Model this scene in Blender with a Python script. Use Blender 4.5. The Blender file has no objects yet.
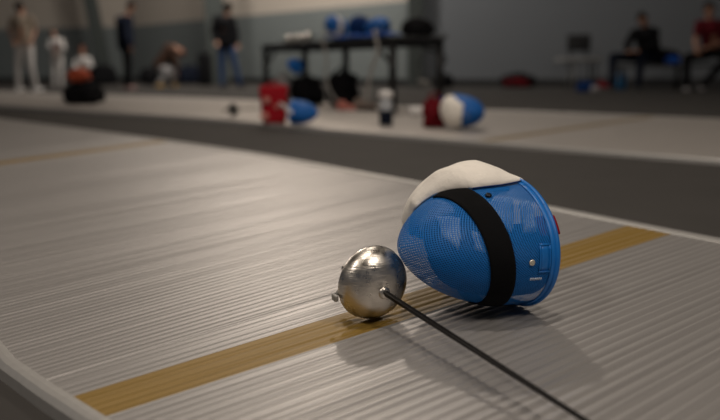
import bpy, bmesh, math, random
from mathutils import Vector, Matrix, noise
random.seed(7)
sc = bpy.context.scene
COL = sc.collection
R = math.radians
FLOOR = -0.025

# ---------------------------------------------------------------- camera
F = 750.0
CAM_H = 0.47
TH = math.atan(145.5 / 750)
ROLL = R(.6)
fw = Vector((0, math.cos(TH), -math.sin(TH)))
up0 = Vector((0, math.sin(TH), math.cos(TH)))
rt0 = Vector((1, 0, 0))
rt = rt0 * math.cos(ROLL) - up0 * math.sin(ROLL)
up = up0 * math.cos(ROLL) + rt0 * math.sin(ROLL)
cd = bpy.data.cameras.new('camera')
cam = bpy.data.objects.new('camera', cd)
COL.objects.link(cam)
m = Matrix((rt, up, -fw)).transposed().to_4x4()
m.translation = Vector((0, 0, CAM_H))
cam.matrix_world = m
cd.sensor_width = 36
cd.lens = 36 * F / 720
cd.dof.use_dof = True
cd.dof.focus_distance = 1.40
cd.dof.aperture_fstop = 1.8
cd.dof.aperture_blades = 0
cd.clip_start = .05
sc.camera = cam


def ray(u, v):
    return fw + rt * ((u - 360) / F) + up * ((210 - v) / F)


def gp(u, v, z=FLOOR):
    """ground point under a pixel"""
    d = ray(u, v)
    return Vector((0, 0, CAM_H)) + d * ((z - CAM_H) / d.z)


def pd(u, v, y):
    """point at a pixel and a distance y down the hall"""
    d = ray(u, v)
    return Vector((0, 0, CAM_H)) + d * (y / d.y)


# ---------------------------------------------------------------- materials
def mat(name, col, rough=.6, metal=0.0, var=.12, scale=30, bump=0.0, sheen=0.0, spec=.5):
    mt = bpy.data.materials.new(name)
    mt.use_nodes = True
    nt = mt.node_tree
    b = nt.nodes['Principled BSDF']
    b.inputs['Roughness'].default_value = rough
    b.inputs['Metallic'].default_value = metal
    b.inputs['Specular IOR Level'].default_value = spec
    if sheen:
        b.inputs['Sheen Weight'].default_value = sheen
    tc = nt.nodes.new('ShaderNodeTexCoord')
    nz = nt.nodes.new('ShaderNodeTexNoise')
    nz.inputs['Scale'].default_value = scale
    nz.inputs['Detail'].default_value = 4
    nt.links.new(tc.outputs['Object'], nz.inputs['Vector'])
    mx = nt.nodes.new('ShaderNodeMix')
    mx.data_type = 'RGBA'
    mx.inputs[6].default_value = (*[c * (1 - var) for c in col], 1)
    mx.inputs[7].default_value = (*[min(1, c * (1 + var)) for c in col], 1)
    nt.links.new(nz.outputs['Fac'], mx.inputs[0])
    nt.links.new(mx.outputs[2], b.inputs['Base Color'])
    if bump:
        bp = nt.nodes.new('ShaderNodeBump')
        bp.inputs['Strength'].default_value = bump
        bp.inputs['Distance'].default_value = .01
        nt.links.new(nz.outputs['Fac'], bp.inputs['Height'])
        nt.links.new(bp.outputs['Normal'], b.inputs['Normal'])
    return mt


def mat_emit(name, col, strength):
    mt = bpy.data.materials.new(name)
    mt.use_nodes = True
    nt = mt.node_tree
    b = nt.nodes['Principled BSDF']
    b.inputs['Base Color'].default_value = (*col, 1)
    b.inputs['Emission Color'].default_value = (*col, 1)
    b.inputs['Emission Strength'].default_value = strength
    return mt


def mat_deck(name, col, metal, rough, lo=.86):
    """ribbed aluminium: streaks along each rib, few scuffs; UV in metres (across, along)"""
    mt = bpy.data.materials.new(name)
    mt.use_nodes = True
    nt = mt.node_tree
    L = nt.links.new
    b = nt.nodes['Principled BSDF']
    b.inputs['Metallic'].default_value = metal
    uv = nt.nodes.new('ShaderNodeUVMap')
    mp = nt.nodes.new('ShaderNodeMapping')
    mp.inputs['Scale'].default_value = (1.3, 55, 1)
    L(uv.outputs['UV'], mp.inputs['Vector'])
    nz = nt.nodes.new('ShaderNodeTexNoise')
    nz.inputs['Scale'].default_value = 1
    nz.inputs['Detail'].default_value = 5
    nz.inputs['Roughness'].default_value = .65
    L(mp.outputs['Vector'], nz.inputs['Vector'])
    n2 = nt.nodes.new('ShaderNodeTexNoise')
    n2.inputs['Scale'].default_value = 420
    n2.inputs['Detail'].default_value = 2
    L(uv.outputs['UV'], n2.inputs['Vector'])
    mx = nt.nodes.new('ShaderNodeMix')
    mx.data_type = 'RGBA'
    mx.inputs[6].default_value = (*[c * lo for c in col], 1)
    mx.inputs[7].default_value = (*[c * (2 - lo) for c in col], 1)
    L(nz.outputs['Fac'], mx.inputs[0])
    mm = nt.nodes.new('ShaderNodeMix')
    mm.data_type = 'RGBA'
    mm.blend_type = 'MULTIPLY'
    mm.inputs[0].default_value = .35
    L(mx.outputs[2], mm.inputs[6])
    L(n2.outputs['Fac'], mm.inputs[7])
    # scuffs
    m3 = nt.nodes.new('ShaderNodeMapping')
    m3.inputs['Scale'].default_value = (9, 22, 1)
    m3.inputs['Location'].default_value = (3.3, 1.7, 0)
    L(uv.outputs['UV'], m3.inputs['Vector'])
    n3 = nt.nodes.new('ShaderNodeTexNoise')
    n3.inputs['Scale'].default_value = 1
    n3.inputs['Detail'].default_value = 6
    n3.inputs['Roughness'].default_value = .7
    L(m3.outputs['Vector'], n3.inputs['Vector'])
    rp = nt.nodes.new('ShaderNodeValToRGB')
    rp.color_ramp.elements[0].position = .73
    rp.color_ramp.elements[1].position = .80
    L(n3.outputs['Fac'], rp.inputs['Fac'])
    sm = nt.nodes.new('ShaderNodeMix')
    sm.data_type = 'RGBA'
    sm.inputs[7].default_value = (.09, .085, .08, 1)
    L(rp.outputs['Color'], sm.inputs[0])
    L(mm.outputs[2], sm.inputs[6])
    L(sm.outputs[2], b.inputs['Base Color'])
    mr = nt.nodes.new('ShaderNodeMapRange')
    mr.inputs['To Min'].default_value = rough - .07
    mr.inputs['To Max'].default_value = rough + .09
    L(nz.outputs['Fac'], mr.inputs['Value'])
    L(mr.outputs['Result'], b.inputs['Roughness'])
    return mt


def mat_mesh(name, col, hole=.5, pitch=1.0, rough=.38):
    """painted wire mesh: crossed wires with open holes between them; UV in wire pitches"""
    mt = bpy.data.materials.new(name)
    mt.use_nodes = True
    nt = mt.node_tree
    L = nt.links.new
    b = nt.nodes['Principled BSDF']
    b.inputs['Base Color'].default_value = (*col, 1)
    b.inputs['Roughness'].default_value = rough
    b.inputs['Specular IOR Level'].default_value = .3
    uv = nt.nodes.new('ShaderNodeUVMap')
    sp = nt.nodes.new('ShaderNodeSeparateXYZ')
    L(uv.outputs['UV'], sp.inputs['Vector'])

    def mth(op, a, bb=None):
        n = nt.nodes.new('ShaderNodeMath')
        n.operation = op
        for i, x in enumerate((a, bb)):
            if x is None:
                continue
            if isinstance(x, (int, float)):
                n.inputs[i].default_value = x
            else:
                L(x, n.inputs[i])
        return n.outputs[0]
    d1 = mth('ADD', sp.outputs['X'], sp.outputs['Y'])
    d2 = mth('SUBTRACT', sp.outputs['X'], sp.outputs['Y'])
    s1 = mth('ABSOLUTE', mth('SINE', mth('MULTIPLY', d1, math.pi * .5 / pitch)))
    s2 = mth('ABSOLUTE', mth('SINE', mth('MULTIPLY', d2, math.pi * .5 / pitch)))
    h = mth('MINIMUM', s1, s2)               # 0 on a wire, 1 in the middle of a hole
    hole_f = mth('GREATER_THAN', h, hole)
    bp = nt.nodes.new('ShaderNodeBump')
    bp.inputs['Strength'].default_value = .4
    bp.inputs['Distance'].default_value = .002
    bp.invert = True
    L(h, bp.inputs['Height'])
    L(bp.outputs['Normal'], b.inputs['Normal'])
    tr = nt.nodes.new('ShaderNodeBsdfTransparent')
    mx = nt.nodes.new('ShaderNodeMixShader')
    L(hole_f, mx.inputs['Fac'])
    L(b.outputs['BSDF'], mx.inputs[1])
    L(tr.outputs['BSDF'], mx.inputs[2])
    L(mx.outputs['Shader'], nt.nodes['Material Output'].inputs['Surface'])
    return mt


def mat_steel(name, col, rough, bump=.15):
    """brushed, scratched steel"""
    mt = mat(name, col, rough, 1.0, .18, 24)
    nt = mt.node_tree
    L = nt.links.new
    b = nt.nodes['Principled BSDF']
    tc = nt.nodes.new('ShaderNodeTexCoord')
    mp = nt.nodes.new('ShaderNodeMapping')
    mp.inputs['Scale'].default_value = (60, 400, 60)
    mp.inputs['Rotation'].default_value = (.4, .3, .9)
    L(tc.outputs['Object'], mp.inputs['Vector'])
    nz = nt.nodes.new('ShaderNodeTexNoise')
    nz.inputs['Scale'].default_value = 1
    nz.inputs['Detail'].default_value = 4
    L(mp.outputs['Vector'], nz.inputs['Vector'])
    n2 = nt.nodes.new('ShaderNodeTexNoise')
    n2.inputs['Scale'].default_value = 45
    n2.inputs['Detail'].default_value = 6
    L(tc.outputs['Object'], n2.inputs['Vector'])
    mr = nt.nodes.new('ShaderNodeMapRange')
    mr.inputs['From Min'].default_value = .3
    mr.inputs['From Max'].default_value = .7
    mr.inputs['To Min'].default_value = rough - .1
    mr.inputs['To Max'].default_value = rough + .14
    L(n2.outputs['Fac'], mr.inputs['Value'])
    L(mr.outputs['Result'], b.inputs['Roughness'])
    bp = nt.nodes.new('ShaderNodeBump')
    bp.inputs['Strength'].default_value = bump
    bp.inputs['Distance'].default_value = .002
    L(nz.outputs['Fac'], bp.inputs['Height'])
    L(bp.outputs['Normal'], b.inputs['Normal'])
    return mt


def mat_wall(name, low, high, split, rough=.7):
    """painted wall, low colour below `split` metres and high colour above"""
    mt = mat(name, low, rough, 0, .06, 1.5)
    nt = mt.node_tree
    L = nt.links.new
    b = nt.nodes['Principled BSDF']
    src = b.inputs['Base Color'].links[0].from_socket
    ge = nt.nodes.new('ShaderNodeNewGeometry')
    sp = nt.nodes.new('ShaderNodeSeparateXYZ')
    L(ge.outputs['Position'], sp.inputs['Vector'])
    gt = nt.nodes.new('ShaderNodeMath')
    gt.operation = 'GREATER_THAN'
    gt.inputs[1].default_value = split
    L(sp.outputs['Z'], gt.inputs[0])
    mx = nt.nodes.new('ShaderNodeMix')
    mx.data_type = 'RGBA'
    L(gt.outputs[0], mx.inputs[0])
    L(src, mx.inputs[6])
    mx.inputs[7].default_value = (*high, 1)
    L(mx.outputs[2], b.inputs['Base Color'])
    return mt


M = dict(
    floor=mat('rubber_floor', (.040, .037, .034), .8, 0, .2, 3, .05, 0, .25),
    deck=mat_deck('ribbed_aluminium', (.40, .383, .37), .5, .42),
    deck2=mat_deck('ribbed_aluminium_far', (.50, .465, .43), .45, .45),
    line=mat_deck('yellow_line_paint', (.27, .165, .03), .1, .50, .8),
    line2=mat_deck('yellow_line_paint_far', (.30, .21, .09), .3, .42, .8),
    trim=mat('trim_aluminium', (.46, .45, .43), .42, .45, .1, 60),
    wall=mat_wall('grey_green_wall_paint', (.155, .174, .170), (.44, .39, .33), 1.86),
    wallr=mat('grey_wall_paint', (.118, .128, .138), .7, 0, .05, 1.2),
    pillar=mat('dark_pillar_paint', (.04, .048, .044), .6, 0, .1, 4),
    ceil=mat('ceiling_board', (.22, .2, .18), .8, 0, .05, 1),
    base=mat('black_baseboard', (.015, .015, .015), .5, 0, .1, 5),
    added_winframe=mat('added_window_frame', (.2, .2, .2), .5),
    pane=mat_emit('added_pane_glow', (1.0, .86, .74), .40),  # glow of the added windows, for glare on the pistes
    bluemesh=mat_mesh('blue_wire_mesh', (.004, .155, .52), .64, 1.0, .45),
    bluemesh_far=mat_mesh('blue_wire_mesh_far', (.006, .11, .40), .93, 1.0, .6),
    bluetrim=mat('blue_rim_tape', (.004, .15, .50), .42, 0, .08, 80),
    navy=mat('navy_lining', (.006, .03, .12), .8, 0, .2, 60),
    pad=mat('pale_padding', (.62, .68, .76), .85, 0, .1, 60),
    strap=mat('black_elastic', (.005, .005, .0055), .95, 0, .3, 600, .25, 0, .12),
    bib=mat('white_bib_cloth', (.84, .79, .71), .85, 0, .06, 45, .25, .2),
    red=mat('red_fabric', (.31, .008, .015), .75, 0, .2, 30, .2),
    darkred=mat('dark_red_fabric', (.13, .005, .010), .75, 0, .2, 30, .2),
    snap=mat('dark_snap', (.02, .022, .03), .35, .8),
    rivet=mat('pale_rivet', (.62, .58, .48), .4, .5),
    steel=mat_steel('brushed_steel', (.64, .60, .54), .30, .35),
    steel2=mat_steel('polished_steel', (.80, .76, .70), .22),
    blade=mat('dark_blade_steel', (.012, .011, .011), .5, .3, .25, 90),
    rubber=mat('black_rubber', (.014, .014, .014), .55, 0, .2, 50),
    blackfab=mat('black_fabric', (.006, .006, .007), .85, 0, .3, 25, .2),
    greyfab=mat('grey_fabric', (.12, .12, .115), .85, 0, .2, 25, .2),
    navyfab=mat('navy_fabric', (.007, .010, .020), .85, 0, .25, 25, .2),
    bluefab=mat('blue_fabric', (.012, .075, .36), .8, 0, .2, 25, .2),
    bluedark=mat('dark_blue_fabric', (.006, .03, .12), .85, 0, .2, 25, .2, 0, .12),
    white=mat('white_cloth', (.70, .68, .66), .8, 0, .06, 25, .2),
    cable=mat('pale_cable', (.26, .25, .23), .5),
    orange=mat('orange_fabric', (.36, .06, .02), .8, 0, .2, 25, .2),
    yellow=mat('yellow_fabric', (.50, .28, .02), .7, 0, .1, 25),
    teal=mat('teal_plastic', (.05, .26, .22), .4),
    clear=mat('pale_translucent_plastic', (.42, .44, .46), .3),
    bottleblue=mat('blue_bottle_plastic', (.02, .16, .36), .3),
    tableframe=mat('black_table_frame', (.010, .010, .010), .4, .3),
    tabletop=mat('dark_table_top', (.035, .035, .035), .35),
    plastic=mat('black_plastic', (.010, .010, .011), .45),
    seatgrey=mat('grey_seat', (.25, .25, .24), .5),
    skin=mat('skin', (.32, .165, .105), .55, 0, .08, 20),
    hair=mat('dark_hair', (.012, .009, .007), .6, 0, .3, 90, .3),
    hairred=mat('auburn_hair', (.10, .028, .012), .6, 0, .3, 90, .3),
    eye=mat('eye', (.03, .02, .015), .2),
    beige=mat('beige_shirt_cloth', (.24, .195, .15), .85, 0, .1, 25, .2),
    fencewhite=mat('fencing_white', (.46, .44, .42), .85, 0, .06, 25, .2),
    jean=mat('blue_denim', (.035, .065, .15), .85, 0, .2, 40, .2),
    maroon=mat('maroon_cloth', (.10, .008, .014), .85, 0, .15, 25, .2),
    brown=mat('brown_cloth', (.05, .028, .02), .85, 0, .3, 25, .2),
    lightgrey=mat('light_grey_cloth', (.26, .25, .25), .85, 0, .1, 25, .2),
    pinkshoe=mat('pale_pink_shoe', (.45, .28, .26), .6),
    darkshoe=mat('dark_shoe', (.02, .02, .022), .6),
)

M['blade'].node_tree.nodes['Principled BSDF'].inputs['Specular IOR Level'].default_value = .15
M['blade'].node_tree.nodes['Principled BSDF'].inputs['Metallic'].default_value = .1
for k_, m_ in M.items():
    if k_ in ('blackfab', 'greyfab', 'navyfab', 'bluefab', 'red', 'darkred', 'navy', 'beige', 'jean', 'maroon', 'brown', 'hair', 'hairred'):
        m_.node_tree.nodes['Principled BSDF'].inputs['Specular IOR Level'].default_value = .12

# ---------------------------------------------------------------- mesh helpers
def obj(name, bm, m, parent=None, smooth=True):
    me = bpy.data.meshes.new(name)
    bmesh.ops.recalc_face_normals(bm, faces=bm.faces[:])
    bm.to_mesh(me)
    bm.free()
    for x in (m if isinstance(m, (list, tuple)) else [m]):
        me.materials.append(x)
    if smooth:
        for p in me.polygons:
            p.use_smooth = True
    o = bpy.data.objects.new(name, me)
    COL.objects.link(o)
    if parent:
        o.parent = parent
    return o


def tag(o, label, cat, group=None):
    o['label'] = label
    o['category'] = cat
    if group:
        o['group'] = group
    return o


def thing(name, label, cat, loc=(0, 0, 0), rot=(0, 0, 0), group=None):
    o = bpy.data.objects.new(name, None)
    o.empty_display_size = .1
    COL.objects.link(o)
    o.location = loc
    o.rotation_euler = rot
    return tag(o, label, cat, group)


def struct(o):
    o['kind'] = 'structure'
    return o


def add_box(bm, c, s, rot=None, bevel=0.0):
    r = bmesh.ops.create_cube(bm, size=1)
    vs = r['verts']
    for v in vs:
        v.co = Vector((v.co.x * s[0], v.co.y * s[1], v.co.z * s[2]))
    if bevel:
        es = list({e for v in vs for e in v.link_edges})
        rr = bmesh.ops.bevel(bm, geom=es, offset=bevel, segments=2, profile=.5, affect='EDGES')
        vs = list({v for f in rr['faces'] for v in f.verts} | {v for v in vs if v.is_valid})
    mtx = (rot.to_matrix() if rot is not None and hasattr(rot, 'to_matrix') else rot) or Matrix.Identity(3)
    for v in vs:
        v.co = mtx @ v.co + Vector(c)
    return vs


def add_tube(bm, pts, rad, seg=8, cap=True):
    pts = [Vector(p) for p in pts]
    n = len(pts)
    rads = rad if isinstance(rad, (list, tuple)) else [rad] * n
    rings = []
    side = None
    for i in range(n):
        t = (pts[min(i + 1, n - 1)] - pts[max(i - 1, 0)]).normalized()
        if side is None:
            side = t.cross(Vector((0, 0, 1)))
            if side.length < .05:
                side = t.cross(Vector((0, 1, 0)))
        side = (side - t * side.dot(t)).normalized()
        b = t.cross(side)
        rings.append([bm.verts.new(pts[i] + (side * math.cos(a) + b * math.sin(a)) * rads[i])
                      for a in [2 * math.pi * k / seg for k in range(seg)]])
    for i in range(n - 1):
        for k in range(seg):
            bm.faces.new((rings[i][k], rings[i][(k + 1) % seg], rings[i + 1][(k + 1) % seg], rings[i + 1][k]))
    if cap:
        bm.faces.new(rings[0][::-1])
        bm.faces.new(rings[-1])


def add_lathe(bm, prof, seg=32, mtx=None):
    """prof: (radius, height) pairs around local z"""
    mtx = mtx or Matrix.Identity(4)
    rings = []
    for r_, z in prof:
        if r_ < 1e-6:
            rings.append([bm.verts.new(mtx @ Vector((0, 0, z)))])
        else:
            rings.append([bm.verts.new(mtx @ Vector((r_ * math.cos(2 * math.pi * k / seg), r_ * math.sin(2 * math.pi * k / seg), z)))
                          for k in range(seg)])
    for a, b in zip(rings, rings[1:]):
        for k in range(seg):
            q = [a[k % len(a)], a[(k + 1) % len(a)], b[(k + 1) % len(b)], b[k % len(b)]]
            q2 = []
            for v in q:
                if v not in q2:
                    q2.append(v)
            if len(q2) > 2:
                bm.faces.new(q2)


def add_blob(bm, c, s, rot=None, wob=.0, freq=3.0, sub=4, flat=None, squ=1.0, seed=0.0):
    """soft bag-like ellipsoid; squ<1 makes it boxier; flat = z it rests on"""
    r = bmesh.ops.create_icosphere(bm, subdivisions=sub, radius=1)
    mtx = rot.to_matrix() if rot is not None else Matrix.Identity(3)
    c = Vector(c)
    for v in r['verts']:
        p = v.co.copy()
        if squ != 1:
            p = Vector([math.copysign(abs(x) ** squ, x) for x in p])
        p = Vector((p.x * s[0], p.y * s[1], p.z * s[2]))
        if wob:
            p += v.co * wob * noise.noise(v.co * freq + Vector((seed, seed * 2, 0)))
        p = mtx @ p + c
        if flat is not None and p.z < flat:
            p.z = flat
        v.co = p


def capsule(bm, a, b, ra, rb, sub=2):
    a, b = Vector(a), Vector(b)
    g = bmesh.new()
    for p, r_ in ((a, ra), (b, rb)):
        bmesh.ops.create_icosphere(g, subdivisions=sub, radius=r_, matrix=Matrix.Translation(p))
    res = bmesh.ops.convex_hull(g, input=g.verts[:])
    inner = [e for e in res['geom_interior'] if isinstance(e, bmesh.types.BMVert)]
    bmesh.ops.delete(g, geom=inner, context='VERTS')
    tmp = bpy.data.meshes.new('tmp')
    g.to_mesh(tmp)
    g.free()
    bm.from_mesh(tmp)
    bpy.data.meshes.remove(tmp)


def ellipsoid(bm, c, s, rot=None, sub=3):
    r = bmesh.ops.create_icosphere(bm, subdivisions=sub, radius=1)
    mtx = rot or Matrix.Identity(3)
    for v in r['verts']:
        v.co = mtx @ Vector((v.co.x * s[0], v.co.y * s[1], v.co.z * s[2])) + Vector(c)


def fused(name, bm, m, parent, voxel=.01, smooth_it=3):
    """union every closed piece in bm into one continuous skin"""
    me = bpy.data.meshes.new(name)
    bm.to_mesh(me)
    bm.free()
    o = bpy.data.objects.new(name, me)
    COL.objects.link(o)
    md = o.modifiers.new('r', 'REMESH')
    md.mode = 'VOXEL'
    md.voxel_size = voxel
    sm = o.modifiers.new('s', 'SMOOTH')
    sm.factor = .5
    sm.iterations = smooth_it
    dg = bpy.context.evaluated_depsgraph_get()
    dg.update()
    new = bpy.data.meshes.new_from_object(o.evaluated_get(dg))
    o.modifiers.clear()
    o.data = new
    bpy.data.meshes.remove(me)
    new.name = name
    new.materials.clear()
    new.materials.append(m)
    for p in new.polygons:
        p.use_smooth = True
    if parent:
        o.parent = parent
    return o


# ---------------------------------------------------------------- setting
def quad_wall(name, a, b, z0, z1, m, th=.2):
    a, b = Vector((a[0], a[1], 0)), Vector((b[0], b[1], 0))
    d = (b - a).normalized()
    n = Vector((-d.y, d.x, 0))
    if n.y < 0:
        n = -n
    bm = bmesh.new()
    vs = [bm.verts.new(p) for p in (
        a + Vector((0, 0, z0)), b + Vector((0, 0, z0)), b + n * th + Vector((0, 0, z0)), a + n * th + Vector((0, 0, z0)),
        a + Vector((0, 0, z1)), b + Vector((0, 0, z1)), b + n * th + Vector((0, 0, z1)), a + n * th + Vector((0, 0, z1)))]
    for f in ((0, 1, 2, 3), (4, 5, 6, 7), (0, 1, 5, 4), (1, 2, 6, 5), (2, 3, 7, 6), (3, 0, 4, 7)):
        bm.faces.new([vs[i] for i in f])
    return struct(obj(name, bm, m, smooth=False))


bm = bmesh.new()
add_box(bm, (0, 12, FLOOR - .1), (50, 44, .2))
struct(obj('floor', bm, M['floor'], smooth=False))
WH = 6.6
WA, WB, WC, WD = (1.25, 17.3), (-8.0, 27.0), (-20.0, 29.5), (12.0, 12.7)
quad_wall('wall_back', WB, WA, FLOOR, WH, M['wall'])
quad_wall('wall_left', WC, WB, FLOOR, WH, M['wall'])
quad_wall('wall_right', WA, WD, FLOOR, WH, M['wallr'])
bm = bmesh.new()
add_box(bm, (0, 12, WH + .1), (50, 44, .2))
struct(obj('ceiling', bm, M['ceil'], smooth=False))


def strip(name, a, b, z0, z1, m, off, th):
    a, b = Vector((*a, 0)), Vector((*b, 0))
    d = (b - a).normalized()
    n = Vector((-d.y, d.x, 0))
    if n.y > 0:
        n = -n
    return quad_wall(name, a + n * (off + th), b + n * (off + th), z0, z1, m, th)


strip('baseboard_back', WB, WA, FLOOR, .13, M['base'], 0, .03)
strip('baseboard_left', WC, WB, FLOOR, .13, M['base'], 0, .03)
strip('baseboard_right', WA, WD, FLOOR, .13, M['base'], 0, .03)

# pillars in front of the wall
for i, (px, y, wd, lean) in enumerate(((106, 25.2, .42, -.9), (219, 21.0, .50, -.2), (415, 17.0, .34, 0))):
    p = pd(px, 66, y)
    bm = bmesh.new()
    vs = add_box(bm, (0, 0, WH / 2 + FLOOR / 2), (wd, .22, WH - FLOOR), bevel=.02)
    for v in vs:
        v.co.x += lean * max(0, (v.co.z - 1.7)) / (WH - 1.7)
    o = struct(obj('pillar', bm, M['pillar'], smooth=False))
    o.location = (p.x, p.y, 0)

# unseen windows added high on the back wall, panes glow to light the pistes
A, B = Vector((*WB, 0)), Vector((*WA, 0))
dA = (B - A).normalized()
nA = Vector((dA.y, -dA.x, 0))
LEN = (B - A).length
NW = 4
for i in range(NW):
    t0 = .6 + i * (LEN - 1.0) / NW
    t1 = t0 + (LEN - 1.0) / NW - .35
    z0, z1 = 3.3, 6.0
    bm = bmesh.new()
    for (ta, tb, za, zb) in ((t0, t1, z0 - .06, z0), (t0, t1, z1, z1 + .06), (t0 - .06, t0, z0 - .06, z1 + .06),
                             (t1, t1 + .06, z0 - .06, z1 + .06), ((t0 + t1) / 2 - .03, (t0 + t1) / 2 + .03, z0, z1)):
        c = A + dA * ((ta + tb) / 2) + nA * .035 + Vector((0, 0, (za + zb) / 2))
        add_box(bm, c, (tb - ta, .05, zb - za), Matrix.Rotation(math.atan2(dA.y, dA.x), 3, 'Z'))
    wf = struct(obj('added_window_%d' % (i + 1), bm, M['added_winframe'], smooth=False))
    bm = bmesh.new()
    c = A + dA * ((t0 + t1) / 2) + nA * .025 + Vector((0, 0, (z0 + z1) / 2))
    add_box(bm, c, (t1 - t0, .01, z1 - z0), Matrix.Rotation(math.atan2(dA.y, dA.x), 3, 'Z'))
    obj('pane', bm, M['pane'], wf, smooth=False)


# ---------------------------------------------------------------- pistes
def sample(path, s):
    """piecewise linear with rounded joints: path of (s, Vector)"""
    def lin(s_):
        if s_ <= path[0][0]:
            (a, p), (b, q) = path[0], path[1]
        elif s_ >= path[-1][0]:
            (a, p), (b, q) = path[-2], path[-1]
        else:
            for (a, p), (b, q) in zip(path, path[1:]):
                if a <= s_ <= b:
                    break
        return p + (q - p) * ((s_ - a) / (b - a))
    w = .16
    return (lin(s - w) + lin(s - w / 2) + lin(s) + lin(s + w / 2) + lin(s + w)) / 5


def make_piste(label, stations, lines, line_w, period, amp, mdeck, mline, joint, s_split):
    """stations: (far edge xy, near edge xy) pairs in order away from the camera"""
    root = thing('fencing_piste', label, 'fencing piste')
    E, N = [], []
    s = 0
    prev = None
    for e, n in stations:
        e, n = Vector((*e, 0)), Vector((*n, 0))
        c = (e + n) / 2
        if prev is not None:
            s += (c - prev).length
        prev = c
        E.append((s, e))
        N.append((s, n))
    total = s

    def s_of(xy):
        best = min((abs(((sample(E, k * .005) - sample(N, k * .005)).cross(Vector((*xy, 0)) - sample(N, k * .005))).z), k * .005)
                   for k in range(int(total / .005)))
        return best[1]
    ls = [s_of(xy) for xy in lines]
    bm = bmesh.new()
    uvl = bm.loops.layers.uv.new('UVMap')
    per = 8
    nr = int(total / period)
    rows = []
    rnd = random.Random(3)
    for r_ in range(nr):
        k = .9 + .5 * (rnd.random() - .5)
        tilt = (rnd.random() - .5) * 1.0
        for j in range(per):
            f = j / per
            s = (r_ + f) * period
            z = amp * k * (math.sin(math.pi * f) ** .8 + tilt * math.sin(2 * math.pi * f) * .5) - amp * 1.4
            e, n = sample(E, s), sample(N, s)
            rows.append((s, (n.x, n.y, z), (e.x, e.y, z), (e - n).length))
    prev = None
    for s, n, e, wl in rows:
        cur = (s, bm.verts.new(n), bm.verts.new(((n[0] + e[0]) / 2, (n[1] + e[1]) / 2, n[2])), bm.verts.new(e), wl)
        if prev:
            mi = 1 if any(abs((s + prev[0]) / 2 - l) < line_w / 2 for l in ls) else 0
            for (i0, i1, u0, u1) in ((1, 2, 0, wl / 2), (2, 3, wl / 2, wl)):
                f = bm.faces.new((prev[i0], prev[i1], cur[i1], cur[i0]))
                f.material_index = mi
                for lp, uvv in zip(f.loops, ((u0, prev[0]), (u1, prev[0]), (u1, cur[0]), (u0, cur[0]))):
                    lp[uvl].uv = uvv
        prev = cur
    # the skirt under the sheet so that it has thickness
    dk = obj('deck', bm, [mdeck, mline], root)
    bm = bmesh.new()
    ring = []
    k = 0
    while k * .25 < total:
        e, n = sample(E, k * .25), sample(N, k * .25)
        ring.append([bm.verts.new((n.x, n.y, FLOOR)), bm.verts.new((e.x, e.y, FLOOR)),
                     bm.verts.new((e.x, e.y, -2.8 * amp)), bm.verts.new((n.x, n.y, -2.8 * amp))])
        k += 1
    for a, b in zip(ring, ring[1:]):
        for i in range(4):
            bm.faces.new((a[i], a[(i + 1) % 4], b[(i + 1) % 4], b[i]))
    bm.faces.new(ring[0])
    bm.faces.new(ring[-1][::-1])
    obj('underlay', bm, M['rubber'], root, smooth=False)
    # edge trims: flat lip and sloped outer face
    for path, other in ((N, E), (E, N)):
        spans = [(0, s_split - .002), (s_split + .002, total)] if path is N else [(0, total)]
        for a0, a1 in spans:
            bm = bmesh.new()
            prof = ((-.004, .0), (-.002, .0025), (.008, .003), (.017, .0015), (.024, -.007), (.026, FLOOR), (-.004, FLOOR))
            rings = []
            k = 0
            cnt = max(2, int((a1 - a0) / .2))
            for k in range(cnt + 1):
                s = a0 + (a1 - a0) * k / cnt
                p = sample(path, s)
                o_ = (p - sample(other, s)).normalized()
                rings.append([bm.verts.new(p + o_ * q * (1 if path is N else 2.3) + Vector((0, 0, z))) for q, z in prof])
            m_ = len(prof)
            for a, b in zip(rings, rings[1:]):
                for i in range(m_):
                    bm.faces.new((a[i], a[(i + 1) % m_], b[(i + 1) % m_], b[i]))
            bm.faces.new(rings[0])
            bm.faces.new(rings[-1][::-1])
            obj('edge_trim', bm, M['trim'], root, smooth=False)
    return root


near_st = [((2.20, 0.0), (.96, -1.09)), ((1.30, 1.45), (.06, .36)), ((.96, 1.90), (-.2765, .885)), ((.83, 2.10), (-.3915, .99)),
           ((.70, 2.285), (-.5065, 1.095)), ((.571, 2.489), (-.590, 1.172)), ((-.04, 3.325), (-1.15, 2.0)), ((-.52, 3.99), (-1.55, 2.65)),
           ((-1.26, 4.85), (-1.996, 3.42)), ((-2.11, 5.74), (-2.84, 4.30)), ((-3.50, 7.22), (-4.22, 5.77)), ((-6.0, 10.0), (-6.8, 8.5))]
make_piste('ribbed aluminium fencing piste in the foreground, under the large blue mask', near_st,
           [(.22, 1.545), (-1.52, 4.34)], .118, .0215, .0026, M['deck'], M['line'], None, 1.0)
far_st = [((6.0, 3.3), (4.2, 1.36)), ((2.965, 6.185), (1.17, 4.18)), ((1.755, 7.314), (-.05, 5.40)), ((.3, 8.7), (-1.45, 7.02)),
          ((-2.75, 11.8), (-4.677, 9.865)), ((-6.944, 15.4), (-8.7, 13.6)), ((-11, 19.5), (-12.8, 17.6))]
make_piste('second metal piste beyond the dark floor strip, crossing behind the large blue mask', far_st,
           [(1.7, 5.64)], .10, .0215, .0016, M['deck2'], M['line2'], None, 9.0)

# ---------------------------------------------------------------- the fencing mask
MASK = dict(L=.26, Rv=.1172, Rw=.144, p=2.3375, q=1.5161, sk=.0162)


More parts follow.
